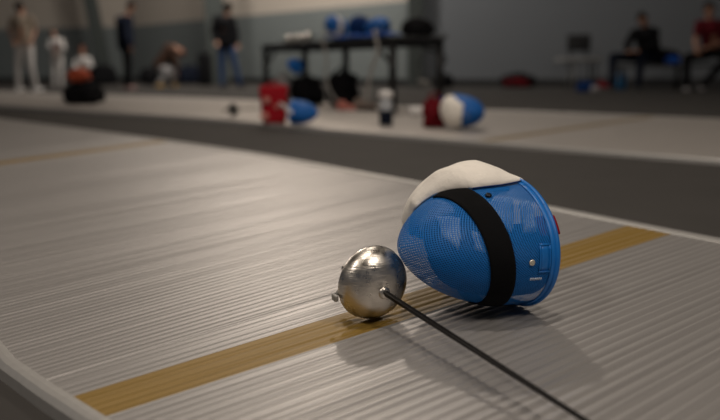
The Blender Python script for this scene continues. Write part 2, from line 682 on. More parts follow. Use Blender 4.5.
def mpt(t, ph, off=0.0, D=MASK):
    """point on the mask shell: t from rim to nose, ph degrees round it (0 = width side, 90 = crown, -90 = chin)"""
    def base(t_, ph_):
        tt = min(max(t_, -.3), 1)
        r_ = (1 - max(tt, 0) ** D['p']) ** (1 / D['q']) if tt < 1 else 0
        if tt < 0:
            r_ = 1 + tt * .15
        return Vector((tt * D['L'], r_ * math.cos(R(ph_)) * D['Rv'], r_ * math.sin(R(ph_)) * D['Rw'] + D['sk'] * tt))
    p = base(t, ph)
    if off:
        tc = min(max(t, .002), .985)
        a = base(tc + .008, ph) - base(tc - .002, ph)
        b = base(tc, ph + 2) - base(tc, ph - 2)
        n = a.cross(b).normalized()
        if n.dot(p - Vector((D['L'] * .25, 0, 0))) < 0:
            n = -n
        p = p + n * off
    return p


def shell(bm, ts, phs, off, wire=None, close=False):
    grid = [[bm.verts.new(mpt(t, ph, off(t, ph) if callable(off) else off)) for ph in phs] for t in ts]
    uvl = bm.loops.layers.uv.verify() if wire else None
    arc = [0.0] * len(ts)                      # distance over the shell from the nose
    for i in range(len(ts) - 2, -1, -1):
        arc[i] = arc[i + 1] + (mpt(ts[i], 90) - mpt(ts[i + 1], 90)).length
    n = len(phs)
    for i in range(len(ts) - 1):
        for j in range(n if close else n - 1):
            k = (j + 1) % n
            f = bm.faces.new((grid[i][j], grid[i][k], grid[i + 1][k], grid[i + 1][j]))
            if wire:
                q = ((i, j), (i, j + 1), (i + 1, j + 1), (i + 1, j))
                for lp, (ii, jj) in zip(f.loops, q):
                    a_ = R(360.0 * jj / n)
                    lp[uvl].uv = (arc[ii] * math.cos(a_) * .65 / wire, arc[ii] * math.sin(a_) * .65 / wire)
    return grid


def solid_patch(bm, ts_of, phs, o0, o1, nt=6):
    """a thick band: ts_of(ph) -> (t0, t1)"""
    G = []
    for ph in phs:
        t0, t1 = ts_of(ph)
        row = [t0 + (t1 - t0) * k / nt for k in range(nt + 1)]
        G.append([bm.verts.new(mpt(t, ph, o1)) for t in row] + [bm.verts.new(mpt(t, ph, o0)) for t in reversed(row)])
    m_ = len(G[0])
    for a, b in zip(G, G[1:]):
        for k in range(m_):
            bm.faces.new((a[k], a[(k + 1) % m_], b[(k + 1) % m_], b[k]))
    bm.faces.new(G[0])
    bm.faces.new(G[-1][::-1])


def lin(a, b, n):
    return [a + (b - a) * k / (n - 1) for k in range(n)]


def build_mask(root, detail=True, mesh_m='bluemesh', bib_m='bib', strap=True, bib=True):
    bm = bmesh.new()
    N = 96 if detail else 48
    ts = [1 - (1 - k / 44) ** 1.6 for k in range(44)] + [.9985]
    shell(bm, ts, [360 * k / N for k in range(N)], 0.0, wire=.0023 if detail else .009, close=True)
    obj('mesh_shell', bm, M[mesh_m], root)
    # rim
    bm = bmesh.new()
    pts = [mpt(0, 360 * k / 72, .001) for k in range(73)]
    add_tube(bm, pts, .0055, 8, cap=False)
    band = []
    solid_patch(bm, lambda ph: (-.02, .055), [360 * k / 72 for k in range(73)], .0006, .0022, 3)
    obj('rim_trim', bm, M['bluetrim'], root)
    # lining
    bm = bmesh.new()
    solid_patch(bm, lambda ph: (-.03, .62), lin(35, 330, 40) if detail else lin(0, 360, 30), -.026, -.016, 8)
    obj('lining', bm, M['navy'], root)
    if strap:
        bm = bmesh.new()
        a0 = -34 if bib else -100
        solid_patch(bm, lambda ph: (.425 - .00135 * ph - .0 + .022, .425 - .00135 * ph + .200 + .0004 * max(0, 60 - ph) * .0), lin(a0, 205, 48), .0008, .0032, 8)
        obj('strap', bm, M['strap'], root)
    if bib:
        bm = bmesh.new()
        # cloth bib folded back over the chin side: inner edge lies on the mesh, the rest bellies out
        nph, ntt = 60, 48
        outer, inner = [], []
        for j in range(nph):
            s = j / (nph - 1)
            ro, ri = [], []
            for i in range(ntt):
                k = i / (ntt - 1)
                t = -.03 + .76 * k
                edge = -11 + 6 * math.sin(math.pi * min(1, k * 1.5)) if k < .62 else -11 - 50 * ((k - .62) / .38) ** 1.3
                ph = edge + (-150 + 40 * k - edge) * s
                env = min(1, s / .22) ** .6 * min(1, (1 - s) / .25) ** .7
                ax = sum(w_ * max(0, 1 - abs(k - c_) / d_) for c_, d_, w_ in ((0, .12, .10), (.12, .12, .34), (.24, .12, .64), (.36, .12, .80), (.48, .12, .84), (.60, .12, .84), (.72, .12, .78), (.84, .12, .62)))
                if k > .84:
                    ax = .62 * max(0, 1 - ((k - .84) / .16) ** 2) ** .5
                bulge = .045 * env * ax
                wr = .0034 * math.sin(20 * k - 7 * s + 3 * noise.noise(Vector((k * 3, s * 3, 2)))) * env * (.3 + .7 * k) * (1 - s)
                wr += .0012 * noise.noise(Vector((k * 9, s * 9, 5))) * env
                o_ = .0045 + bulge + wr
                ro.append(bm.verts.new(mpt(t, ph, o_)))
                ri.append(bm.verts.new(mpt(t, ph, max(.0012, o_ - .007))))
            outer.append(ro)
            inner.append(ri)
        for G in (outer, inner):
            for a, b in zip(G, G[1:]):
                for k in range(ntt - 1):
                    bm.faces.new((a[k], a[k + 1], b[k + 1], b[k]))
        for i in range(nph - 1):
            for k in (0, ntt - 1):
                bm.faces.new((outer[i][k], outer[i + 1][k], inner[i + 1][k], inner[i][k]))
        for k in range(ntt - 1):
            for j in (0, nph - 1):
                bm.faces.new((outer[j][k], outer[j][k + 1], inner[j][k + 1], inner[j][k]))
        bibo = obj('bib', bm, M[bib_m], root)
        if detail:
            bm = bmesh.new()
            add_tube(bm, [mpt(-.03 + .76 * k, -10 + 6 * math.sin(math.pi * min(1, k * 1.5)), .0035) for k in lin(0, .62, 30)], .0017, 6)  # thin dark tube along the bib's edge
            obj('edge_line', bm, M['navy'], bibo)['label'] = 'thin dark line along the edge of the bib'


def frame_from(a, v, w, c):
    mt = Matrix((Vector(a), Vector(v), Vector(w))).transposed().to_4x4()
    mt.translation = Vector(c)
    return mt


mask = thing('fencing_mask', 'large blue mesh fencing mask with black strap and white bib, lying on the near piste', 'fencing mask')
mask.matrix_world = frame_from((-.9131876, -.4010323, .07253624), (.18717809, -.25461702, .9487542), (.36201212, -.87996777, -.30757756),
                               (.3030, 1.458, .1197 + .0042)) @ Matrix.Scale(1.0, 4)
build_mask(mask)
# pale foam pads seen through the mesh
for poly in (((.775, 3), (.655, 20), (.72, 60), (.80, 36)), ((.61, 39), (.525, 43), (.55, 63), (.615, 59)),
             ((.40, 8), (.205, 10), (.335, 45), (.415, 38)), ((.165, 17), (.085, 16), (.135, 46), (.245, 46))):
    bm = bmesh.new()
    n = 7
    tops, bots = [], []
    for i in range(n):
        r1, r2 = [], []
        for j in range(n):
            x, y = i / (n - 1), j / (n - 1)
            t = (poly[0][0] * (1 - x) + poly[1][0] * x) * (1 - y) + (poly[3][0] * (1 - x) + poly[2][0] * x) * y
            ph = (poly[0][1] * (1 - x) + poly[1][1] * x) * (1 - y) + (poly[3][1] * (1 - x) + poly[2][1] * x) * y
            r1.append(bm.verts.new(mpt(t, ph, -.004)))
            r2.append(bm.verts.new(mpt(t, ph, -.014)))
        tops.append(r1)
        bots.append(r2)
    for G in (tops, bots):
        for i in range(n - 1):
            for j in range(n - 1):
                bm.faces.new((G[i][j], G[i + 1][j], G[i + 1][j + 1], G[i][j + 1]))
    for i in range(n - 1):
        for j in (0, n - 1):
            bm.faces.new((tops[i][j], tops[i + 1][j], bots[i + 1][j], bots[i][j]))
            bm.faces.new((tops[j][i], tops[j][i + 1], bots[j][i + 1], bots[j][i]))
    o = obj('padding', bm, M['pad'], mask)
    o['label'] = 'pale foam pad seen through the blue mesh'


def stud(name, t, ph, r_, h, m):
    bm = bmesh.new()
    c = mpt(t, ph, .0008)
    n = (mpt(t, ph, .01) - mpt(t, ph, .0005)).normalized()
    q = Vector((0, 0, 1)).rotation_difference(n).to_matrix().to_4x4()
    q.translation = c
    add_lathe(bm, ((r_, 0), (r_, h * .5), (r_ * .75, h), (r_ * .35, h * .9), (0, h * .8)), 20, q)
    return obj(name, bm, m, mask)


stud('snap', .387, 6, .0062, .004, M['snap'])['label'] = 'dark metal snap button'
stud('rivet', .218, 73, .0058, .003, M['rivet'])['label'] = 'small pale round rivet'
bm = bmesh.new()
for (ta, tb, pa, pb) in ((.06, .155, 57.5, 59), (.06, .155, 81, 82.5), (.06, .07, 58, 82), (.145, .155, 58, 82)):
    solid_patch(bm, lambda ph: (ta, tb), lin(pa, pb, 6), .0008, .0022, 3)
solid_patch(bm, lambda ph: (.07, .145), lin(59, 81, 8), .0006, .0012, 3)
obj('tab', bm, M['bluetrim'], mask)
bm = bmesh.new()
for k in range(6):  # raised bars standing in for a row of unreadable lettering
    solid_patch(bm, lambda ph: (.115 + k * .017, .125 + k * .017), lin(87.5, 89.8, 3), .0006, .0014, 1)
o = obj('marking', bm, M['pad'], mask)
o['label'] = 'row of short pale marks'
bm = bmesh.new()
solid_patch(bm, lambda ph: (-.065, .10), lin(33, 50, 8), -.012, -.003, 5)
o = obj('back_tongue', bm, M['red'], mask)
o['label'] = 'red padded tongue at the rear opening'


# ---------------------------------------------------------------- epee
def build_epee(root, blade_len=.88, m_guard='steel', detail=True, guard_r=.0675, drop=.0):
    """local +z = along the blade, guard rim in the plane z=0"""
    bm = bmesh.new()
    prof = []
    dep = .046
    for k in range(15):
        a = k / 14 * math.pi / 2
        prof.append((guard_r * math.cos(a) ** .9 if k < 14 else 0, dep * math.sin(a)))
    inner = [(max(0, r_ - .0016), max(0, z - .0016)) for r_, z in reversed(prof)]
    add_lathe(bm, [(guard_r + .0008, -.0012)] + prof + inner[:-1] + [(guard_r - .0014, -.0012), (guard_r + .0008, -.0012)], 64 if detail else 32)
    g = obj('guard', bm, M[m_guard], root)
    ex = Vector((0, -.006, 0)) if detail else Vector((0, 0, 0))
    # collar on the guard
    bm = bmesh.new()
    add_lathe(bm, ((.0115, dep - .006), (.0115, dep + .0005), (.0085, dep + .0035), (.0060, dep + .004), (.0, dep + .004)), 24, Matrix.Translation(ex))
    obj('collar', bm, M['steel'], g)
    # blade: V section forte, tapering
    bm = bmesh.new()
    rings = []
    for k in range(13):
        f = k / 12
        z = dep - .004 + f * blade_len
        w = .0034 * (1 - f) ** .8 + .0019
        h = .0038 * (1 - f) ** .9 + .0019
        rings.append([bm.verts.new(ex + Vector((x * w, y * h, z))) for x, y in ((-1, .75), (-.55, .95), (0, .35), (.55, .95), (1, .75), (.55, -.3), (0, -1), (-.55, -.3))])
    for a, b in zip(rings, rings[1:]):
        for k in range(8):
            bm.faces.new((a[k], a[(k + 1) % 8], b[(k + 1) % 8], b[k]))
    bm.faces.new(rings[0])
    bm.faces.new(rings[-1][::-1])
    bl = obj('blade', bm, M['blade'], root, smooth=False)
    bm = bmesh.new()
    add_lathe(bm, ((0, dep + blade_len - .006), (.0034, dep + blade_len - .006), (.0034, dep + blade_len + .006), (.0042, dep + blade_len + .007), (.0042, dep + blade_len + .012), (.0, dep + blade_len + .0135)), 16, Matrix.Translation(ex))
    obj('point', bm, M['steel'], bl)
    # pad, grip and pommel behind the guard
    bm = bmesh.new()
    add_lathe(bm, ((0, .004), (guard_r * .78, .003), (guard_r * .8, .010), (guard_r * .55, .028), (0, .030)), 32)
    obj('guard_pad', bm, M['greyfab'], root)
    bm = bmesh.new()
    add_tube(bm, [(0, 0, .02), (0, .002, -.01), (.002, .004, -.035), (.003, .002, -.06), (0, -.004, -.085), (0, -.008, -.10)], [.010, .0125, .0135, .0115, .012, .009], 14)
    add_tube(bm, [(0, .004, -.02), (-.008, .014, -.032), (-.012, .022, -.045)], [.009, .0075, .0055], 10)
    add_tube(bm, [(0, -.002, -.030), (.009, -.012, -.036), (.012, -.018, -.040)], [.008, .0065, .005], 10)
    obj('grip', bm, M['rubber'], root)
    bm = bmesh.new()
    add_lathe(bm, ((0, -.116), (.006, -.115), (.0075, -.106), (.0065, -.097), (0, -.096)), 16, Matrix.Translation(Vector((0, -.008, 0))))
    obj('pommel', bm, M['steel'], root)
    # the little socket bracket that sticks out past the guard's rim
    return root


db = Vector((.2340, -.4330, -.033)).normalized()
xx = db.cross(Vector((0, 0, 1))).normalized()       # toward image left
yy = db.cross(xx)
if yy.z < 0:
    yy, xx = -yy, -xx
epee = thing('fencing_epee', 'steel epee with a round scratched bell guard, resting beside the large blue mask', 'fencing sword')
epee.matrix_world = frame_from(xx, yy, db, (.0212, 1.350, .0705))
build_epee(epee, guard_r=.0700)
bm = bmesh.new()
add_tube(bm, [(0, .004, -.004), (-.03, .002, -.014), (-.060, -.010, -.012), (-.074, -.018, -.006)], [.004, .0045, .0045, .004], 8)
add_box(bm, (-.075, -.020, -.004), (.008, .012, .016), bevel=.002)
bm2 = bm
sgn = 1 if xx.x < 0 else -1
for v in bm.verts:
    v.co.x *= -sgn
o = obj('socket', bm, M['cable'], epee)
o['label'] = 'pale plug socket sticking out past the guard'


# ---------------------------------------------------------------- people
def make_person(label, J, out, s=1.0, eyes=True, face=None, hat=None):
    """J: joints in world space; face = direction the head looks"""
    root = thing('person', label, 'person', (J['foot_a'].x * .5 + J['foot_b'].x * .5, J['foot_a'].y * .5 + J['foot_b'].y * .5, FLOOR))
    inv = Matrix.Translation(-root.location)
    J = {k: inv @ v for k, v in J.items()}
    lk = (face or Vector((0, -1, 0))).normalized()
    hd, nk, ch, pv = J['head'], J['neck'], J['chest'], J['pelvis']
    upv = (hd - nk).normalized()
    sidev = lk.cross(upv).normalized()
    lk2 = upv.cross(sidev).normalized()
    rotm = Matrix((sidev, lk2, upv)).transposed()
    H = out.get('head', 1.0) * s
    bm = bmesh.new()
    ellipsoid(bm, hd, (.074 * H, .092 * H, .112 * H), rotm)
    ellipsoid(bm, hd + lk2 * .03 * H - upv * .055 * H, (.054 * H, .062 * H, .062 * H), rotm)
    capsule(bm, hd + lk2 * .085 * H + upv * .015 * H, hd + lk2 * .106 * H - upv * .022 * H, .010 * H, .015 * H)
    for q in (-1, 1):
        ellipsoid(bm, hd + sidev * q * .076 * H - upv * .008 * H, (.012 * H, .022 * H, .034 * H), rotm, 2)
    capsule(bm, hd + lk2 * .084 * H - upv * .052 * H - sidev * .02 * H, hd + lk2 * .084 * H - upv * .052 * H + sidev * .02 * H, .010 * H, .010 * H)
    capsule(bm, hd - upv * .06 * H - lk2 * .02 * H, nk, .052 * s, .056 * s)
    capsule(bm, nk, ch, .065 * s, .12 * s)
    sa, sb = J['sh_a'], J['sh_b']
    capsule(bm, sa, sb, .058 * s, .058 * s)
    capsule(bm, ch, pv, .125 * s, .118 * s)
    sw = (sb - sa).normalized()
    for q in (-1, 1):
        capsule(bm, ch + sw * q * .07 * s, pv + sw * q * .055 * s, .095 * s, .098 * s)
    arms, legs = [], []
    for k in 'ab':
        S, E_, W = J['sh_' + k], J['el_' + k], J['wr_' + k]
        capsule(bm, S, E_, .048 * s, .040 * s)
        capsule(bm, E_, W, .040 * s, .027 * s)
        # hand: palm, four curled fingers, thumb
        d = (W - E_).normalized()
        pal = sw - d * sw.dot(d)
        pal = pal.normalized() if pal.length > .1 else upv
        nrm = d.cross(pal).normalized()
        K = W + d * .085 * s
        for q in (-.026, -.009, .009, .026):
            capsule(bm, W + pal * q * .7 * s, K + pal * q * s, .015 * s, .013 * s)
        for q, ln in ((-.030, .062), (-.010, .074), (.011, .070), (.031, .054)):
            a_ = K + pal * q * s
            b_ = a_ + (d * .9 + nrm * .25 + pal * q * 3).normalized() * ln * .55 * s
            c_ = b_ + (d * .6 + nrm * .7).normalized() * ln * .5 * s
            capsule(bm, a_, b_, .0095 * s, .009 * s, 1)
            capsule(bm, b_, c_, .009 * s, .0078 * s, 1)
        tb = W + d * .03 * s + pal * .03 * s
        t2 = tb + (d * .7 + pal * .75 + nrm * .2).normalized() * .04 * s
        capsule(bm, tb, t2, .012 * s, .010 * s, 1)
        capsule(bm, t2, t2 + (d * .95 + nrm * .3).normalized() * .03 * s, .010 * s, .0085 * s, 1)
        Hp, Kn, Fo = J['hip_' + k], J['kn_' + k], J['foot_' + k]
        an = J.get('an_' + k, Fo + Vector((0, 0, .075 * s)))
        J['an_' + k] = an
        capsule(bm, pv, Hp, .10 * s, .088 * s)
        capsule(bm, Hp, Kn, .086 * s, .058 * s)
        capsule(bm, Kn, an, .056 * s, .038 * s)
        td = J.get('toe_' + k, None)
        td = td if td is not None else an + Vector((lk.x, lk.y, 0)).normalized() * .15 * s - Vector((0, 0, .04 * s))
        J['toe_' + k] = td
        capsule(bm, an - Vector((0, 0, .03 * s)), td, .036 * s, .026 * s)
    body = fused('body', bm, M['skin'], root, .0085, 2)
    for k in 'ab':
        q = -1 if k == 'a' else 1
        bm = bmesh.new()
        ellipsoid(bm, hd + lk2 * .083 * H + sidev * q * .031 * H + upv * .018 * H, (.012 * H,) * 3, None, 2)
        obj('eye', bm, M['eye'], body)
    # hair or cap
    bm = bmesh.new()
    ellipsoid(bm, hd + upv * .026 * H - lk2 * .014 * H, (.090 * H, .106 * H, .112 * H), rotm)
    if out.get('long'):
        capsule(bm, hd - lk2 * .06 * H, nk - lk2 * .06 * H - upv * .02, .07 * H, .05 * H)
    for v in bm.verts:
        rel = v.co - hd
        if rel.dot(lk2) > .050 * H and rel.dot(upv) < .042 * H:
            v.co -= lk2 * (rel.dot(lk2) - .050 * H)
        if rel.dot(upv) < -.055 * H and not out.get('long'):
            v.co -= upv * (rel.dot(upv) + .055 * H)
    obj('hair', bm, M[out.get('hair', 'hair')], root)
    # jacket / shirt
    g = out.get('fit', 1.0)
    bm = bmesh.new()
    capsule(bm, ch + (nk - ch) * .72, ch, .085 * s, .14 * s * g)
    capsule(bm, sa, sb, .072 * s * g, .072 * s * g)
    for q in (-1, 1):
        capsule(bm, ch + sw * q * .07 * s, pv + sw * q * .06 * s, .112 * s * g, .116 * s * g)
    for k in 'ab':
        S, E_, W = J['sh_' + k], J['el_' + k], J['wr_' + k]
        if out.get('short'):
            capsule(bm, S, S + (E_ - S) * .6, .066 * s, .060 * s)
        else:
            capsule(bm, S, E_, .066 * s * g, .056 * s * g)
            capsule(bm, E_, W - (W - E_) * .08, .055 * s * g, .042 * s * g)
    fused(out.get('top_name', 'jacket'), bm, M[out['top']], root, .012, 3)
    # trousers
    bm = bmesh.new()
    capsule(bm, pv + sw * .06 * s, pv - sw * .06 * s, .114 * s, .114 * s)
    for k in 'ab':
        Hp, Kn, an = J['hip_' + k], J['kn_' + k], J['an_' + k]
        capsule(bm, pv, Hp, .108 * s, .102 * s)
        capsule(bm, Hp, Kn, .100 * s, .074 * s)
        capsule(bm, Kn, an + (Kn - an).normalized() * .02, .072 * s, .056 * s)
    fused('trousers', bm, M[out['legs']], root, .012, 3)
    for k in 'ab':
        bm = bmesh.new()
        an, toe = J['an_' + k], J['toe_' + k]
        h = (toe - an)
        h.z = 0
        hdn = h.normalized()
        zb = an.z - .072 * s
        capsule(bm, an - Vector((0, 0, .035 * s)) - hdn * .03 * s, an - Vector((0, 0, .005 * s)), .046 * s, .045 * s)
        capsule(bm, an - Vector((0, 0, .035 * s)) - hdn * .03 * s, toe + Vector((0, 0, .002 * s)), .044 * s, .036 * s)
        for v in bm.verts:
            if v.co.z < zb:
                v.co.z = zb
        fused('shoe', bm, M[out['shoe']], root, .012, 2)
    if out.get('glove'):
        for k in out['glove']:
            bm = bmesh.new()
            d = (J['wr_' + k] - J['el_' + k]).normalized()
            capsule(bm, J['wr_' + k] - d * .04, J['wr_' + k] + d * .13 * s, .05 * s, .055 * s)
            obj('glove', bm, M[out.get('glove_m', 'darkred')], root)
    return root


def joints(y, table, dy=None):
    """table: joint -> (px, py[, depth offset])"""
    J = {}
    for k, v in table.items():
        off = v[2] if len(v) > 2 else 0
        p = pd(v[0], v[1], y + off)
        if k.startswith('foot'):
            p.z = FLOOR
        J[k] = p
    return J


# standing fencer in a beige top, far left, back turned
make_person('standing person in beige top and white fencing trousers, at the far left by the wall',
            joints(16.2, dict(head=(20, 8), neck=(21, 15), chest=(22, 24), pelvis=(24, 43), sh_a=(13, 19), sh_b=(31, 19), el_a=(9.5, 31, .1), el_b=(35, 31, .1),
                              wr_a=(14, 42, -.1), wr_b=(31, 42, -.1), hip_a=(20, 46), hip_b=(29, 46), kn_a=(18, 66), kn_b=(31, 67), foot_a=(19, 91), foot_b=(36, 91, .1))),
            dict(top='beige', legs='fencewhite', shoe='white', short=True, top_name='shirt'), face=Vector((.5, .85, -.1)))
make_person('small child in white fencing kit standing left of the kneeling fencer',
            joints(17.5, dict(head=(53, 33), neck=(55, 38), chest=(57, 43), pelvis=(57, 56), sh_a=(50.5, 41), sh_b=(62, 41), el_a=(49, 49, -.1), el_b=(64, 49, -.1),
                              wr_a=(54, 47, -.3), wr_b=(60, 46, -.3), hip_a=(54, 58), hip_b=(60, 58), kn_a=(54, 71), kn_b=(61, 71), foot_a=(54, 87), foot_b=(62, 87))),
            dict(top='fencewhite', legs='fencewhite', shoe='darkshoe', glove='a', head=.95), s=.80, face=Vector((.3, -1, -.2)))
make_person('kneeling fencer in white jacket behind the black bag with the orange bundle',
            joints(16.5, dict(head=(82, 51), neck=(82.5, 56.5), chest=(82.5, 62), pelvis=(82, 74), sh_a=(76, 60), sh_b=(89, 59.5), el_a=(74, 68, -.1), el_b=(91, 66, -.1),
                              wr_a=(79, 71, -.3), wr_b=(86, 66, -.35), hip_a=(79, 76, -.02), hip_b=(86, 76, -.02), kn_a=(76, 82, -.40), kn_b=(90, 82, -.40), foot_a=(77, 88, .12), foot_b=(88, 88, .12),
                              an_a=(78, 86.3, .05), an_b=(87, 86.1, .05), toe_a=(78, 88.5, .2), toe_b=(87, 88.3, .2))),
            dict(top='fencewhite', legs='blackfab', shoe='darkshoe', hair='hairred'), s=.85, face=Vector((.1, -1, -.25)))
make_person('standing person in black clothes and pale pink shoes, looking down, by the wall',
            joints(17.0, dict(head=(131, 7), neck=(127.5, 15), chest=(124.5, 24), pelvis=(126, 46), sh_a=(119, 20, .10), sh_b=(129.5, 20, -.10), el_a=(120, 33, .2), el_b=(126, 34, -.24),
                              wr_a=(126, 45, .2), wr_b=(130, 46, -.26), hip_a=(126, 48, .09), hip_b=(127, 48, -.09), kn_a=(127, 66, .10), kn_b=(129, 66, -.12), foot_a=(126, 87, .1), foot_b=(129, 88, -.12))),
            dict(top='navyfab', legs='blackfab', shoe='pinkshoe', fit=1.3), face=Vector((.85, -.35, -.35)))
make_person('crouching person bent forward in dark brown top and light grey trousers, by the wall',
            joints(18.5, dict(head=(180, 51.5), neck=(175, 47.5), chest=(169.5, 50), pelvis=(159, 65), sh_a=(171, 49, .18), sh_b=(173, 50, -.18), el_a=(172, 61, .2), el_b=(176, 62, -.22),
                              wr_a=(176, 71, .2), wr_b=(177, 72, -.2), hip_a=(160, 67, .09), hip_b=(161, 68, -.09), kn_a=(171, 69, .12), kn_b=(170, 71, -.14), foot_a=(172, 87, .1), foot_b=(158, 87, -.14))),
            dict(top='brown', legs='lightgrey', shoe='yellow', hair='hairred', long=True, fit=1.25), face=Vector((.75, -.5, -.55)))
make_person('standing person in black puffy jacket and blue jeans, left of the table',
            joints(17.0, dict(head=(228, 8), neck=(226.5, 15), chest=(224, 24), pelvis=(226, 44), sh_a=(216.5, 19), sh_b=(232.5, 19.5), el_a=(213, 31), el_b=(236, 32),
                              wr_a=(216, 41, -.12), wr_b=(237, 43, -.05), hip_a=(222, 47), hip_b=(230.5, 47), kn_a=(221.5, 65), kn_b=(235, 65), foot_a=(222, 87), foot_b=(240, 87, .05))),
            dict(top='blackfab', legs='jean', shoe='darkshoe', fit=1.22), face=Vector((.7, .7, -.15)))
make_person('seated person in black jacket with clasped hands, right of the black chair',
            joints(13.3, dict(head=(642.5, 19.5), neck=(645, 27), chest=(647, 36), pelvis=(650, 55, .1), sh_a=(634.5, 33), sh_b=(655, 32), el_a=(627, 45, -.12), el_b=(653, 47, -.15),
                              wr_a=(628, 51, -.38), wr_b=(638, 51, -.38), hip_a=(642, 57.5, .05), hip_b=(653, 58, .05), kn_a=(613, 57, -.28), kn_b=(641, 59, -.40), foot_a=(612, 90, -.35), foot_b=(638, 91, -.45))),
            dict(top='blackfab', legs='navyfab', shoe='darkshoe', fit=1.2), face=Vector((-.35, -.9, -.3)))
make_person('seated person in maroon t-shirt and black trousers at the right end of the bench',
            joints(12.8, dict(head=(709, 10), neck=(709, 19), chest=(711, 29), pelvis=(713, 50, .15), sh_a=(699, 24), sh_b=(724, 24), el_a=(695, 41, -.08), el_b=(728, 41, -.08),
                              wr_a=(697, 51, -.36), wr_b=(706, 48, -.42), hip_a=(706, 54, .05), hip_b=(722, 54, .05), kn_a=(687, 58, -.36), kn_b=(728, 58, -.42), foot_a=(686, 90, -.36), foot_b=(701, 90, -.20))),
            dict(top='maroon', legs='blackfab', shoe='lightgrey', short=True, top_name='t_shirt'), face=Vector((-.25, -.95, -.15)))

# ---------------------------------------------------------------- table and what lies on it
TL = Vector((-1.25, 10.10, 0))
TR = Vector((.33, 7.5, 0))
tdx = (TR - TL).normalized()
tdy = Vector((-tdx.y, tdx.x, 0))
if tdy.y < 0:
    tdy = -tdy
TLEN, TWID, TH_ = (TR - TL).length, .62, .74
ang = math.atan2(tdx.y, tdx.x)
table = thing('folding_table', 'long black framed table carrying blue masks and steel guards', 'table', TL.copy(), (0, 0, ang))
bm = bmesh.new()
add_box(bm, (TLEN / 2, TWID / 2, TH_ - .0125), (TLEN + .05, TWID + .05, .025), bevel=.006)
obj('tabletop', bm, M['tabletop'], table, smooth=False)
bm = bmesh.new()
for (c, s) in (((TLEN / 2, .0, TH_ - .06), (TLEN, .03, .07)), ((TLEN / 2, TWID, TH_ - .06), (TLEN, .03, .07)),
               ((0, TWID / 2, TH_ - .06), (.03, TWID, .07)), ((TLEN, TWID / 2, TH_ - .06), (.03, TWID, .07))):
    add_box(bm, c, s, bevel=.004)
obj('apron', bm, M['tableframe'], table, smooth=False)
for (x, y) in ((.02, .02), (TLEN - .02, .02), (.02, TWID - .02), (TLEN - .02, TWID - .02), (1.12, TWID - .02)):
    bm = bmesh.new()
    add_tube(bm, [(x, y, TH_ - .03), (x, y, .012)], .042, 10)
    lg = obj('leg', bm, M['tableframe'], table)
    bm = bmesh.new()
    add_lathe(bm, ((0, 0), (.040, 0), (.042, .012), (.036, .03), (0, .03)), 16, Matrix.Translation(Vector((x, y, 0))))
    obj('foot', bm, M['rubber'], lg)
for x, q in ((.02, 1), (TLEN - .02, -1)):
    bm = bmesh.new()
    add_tube(bm, [(x, .02, TH_ - .28), (x + q * .36, .02, TH_ - .06)], .018, 8)
    obj('brace', bm, M['tableframe'], table)
TOPZ = TH_


def on_table(x, y, z=0.0):
    return TL + tdx * x + tdy * y + Vector((0, 0, TOPZ + z))


def copy_tree(o, parent=None):
    c = o.copy()
    COL.objects.link(c)
    if parent:
        c.parent = parent
    for ch in list(o.children):
        copy_tree(ch, c)
    return c


def at_px(px, frac):
    """table x for an image column at table depth frac"""
    best = min(range(0, int(TLEN * 100)), key=lambda k: abs(360 + F * (on_table(k / 100, frac).x / on_table(k / 100, frac).y) - px))
    return best / 100


GD = dict(x=Vector((1, 0, 0)))
proto = None
for i, (px, lab) in enumerate(((281, 'outermost steel bell guard sword at the left end of the table'),
                               (290, 'second steel bell guard sword from the left end of the table'),
                               (302, 'third steel bell guard sword from the left end of the table'),
                               (311, 'steel bell guard sword on the table nearest the striped blue mask'))):
    if proto is None:
        proto = thing('fencing_epee', lab, 'fencing sword', group='steel swords on the table')
        build_epee(proto, .50, 'steel2', detail=False, guard_r=.06)
        o = proto
    else:
        o = copy_tree(proto)
        tag(o, lab, 'fencing sword', 'steel swords on the table')
    y = .50 - .13 * i
    p = on_table(at_px(px, y), y)
    zb = (tdx + Vector((0, 0, -.03))).normalized()
    xa = zb.cross(Vector((0, 0, 1))).normalized()
    ya = xa.cross(zb)
    o.matrix_world = frame_from(xa, ya, zb, p + Vector((0, 0, .064)))


def lay_mask(label, c, a, w, mesh_m='bluemesh_far', bib_m='bib', strap=True, bib=True, group=None, z=None, scale=1.0):
    """a = direction the front looks, w = direction of the crown"""
    a = Vector(a).normalized()
    w = Vector(w)
    w = (w - a * w.dot(a)).normalized()
    v = w.cross(a)
    o = thing('fencing_mask', label, 'fencing mask', group=group)
    build_mask(o, False, mesh_m, bib_m, strap, bib)
    mt = frame_from(a, v, w, c) @ Matrix.Scale(scale, 4)
    zs = min((mt @ vv.co).z for ch in o.children for vv in ch.data.vertices)
    mt.translation.z += z - zs + .001
    o.matrix_world = mt
    return o


# masks on the table
p = on_table(at_px(341, .42), .42)
mk = lay_mask('blue mask with a broad white band, on the table beside the steel guards', p, (-.5, -.8, .25), (-.2, .3, 1), strap=False, bib=False, z=TOPZ)
bm = bmesh.new()
solid_patch(bm, lambda ph: (.30, .55), lin(-110, 110, 40), .0012, .005, 5)
o = obj('band', bm, M['white'], mk)
o['label'] = 'broad white band round the mask'
p = on_table(at_px(358, .42), .42)
lay_mask('dark navy mask standing between the two bright blue masks on the table', p, (.5, -.8, .1), (.2, .2, 1), mesh_m='navy', strap=False, bib=False, z=TOPZ, scale=.95)
p = on_table(at_px(379, .42), .42)
lay_mask('plain bright blue mask standing on the table above the hanging white strap', p, (.15, -.95, .15), (1, .2, .2), strap=False, bib=False, z=TOPZ, scale=.95)

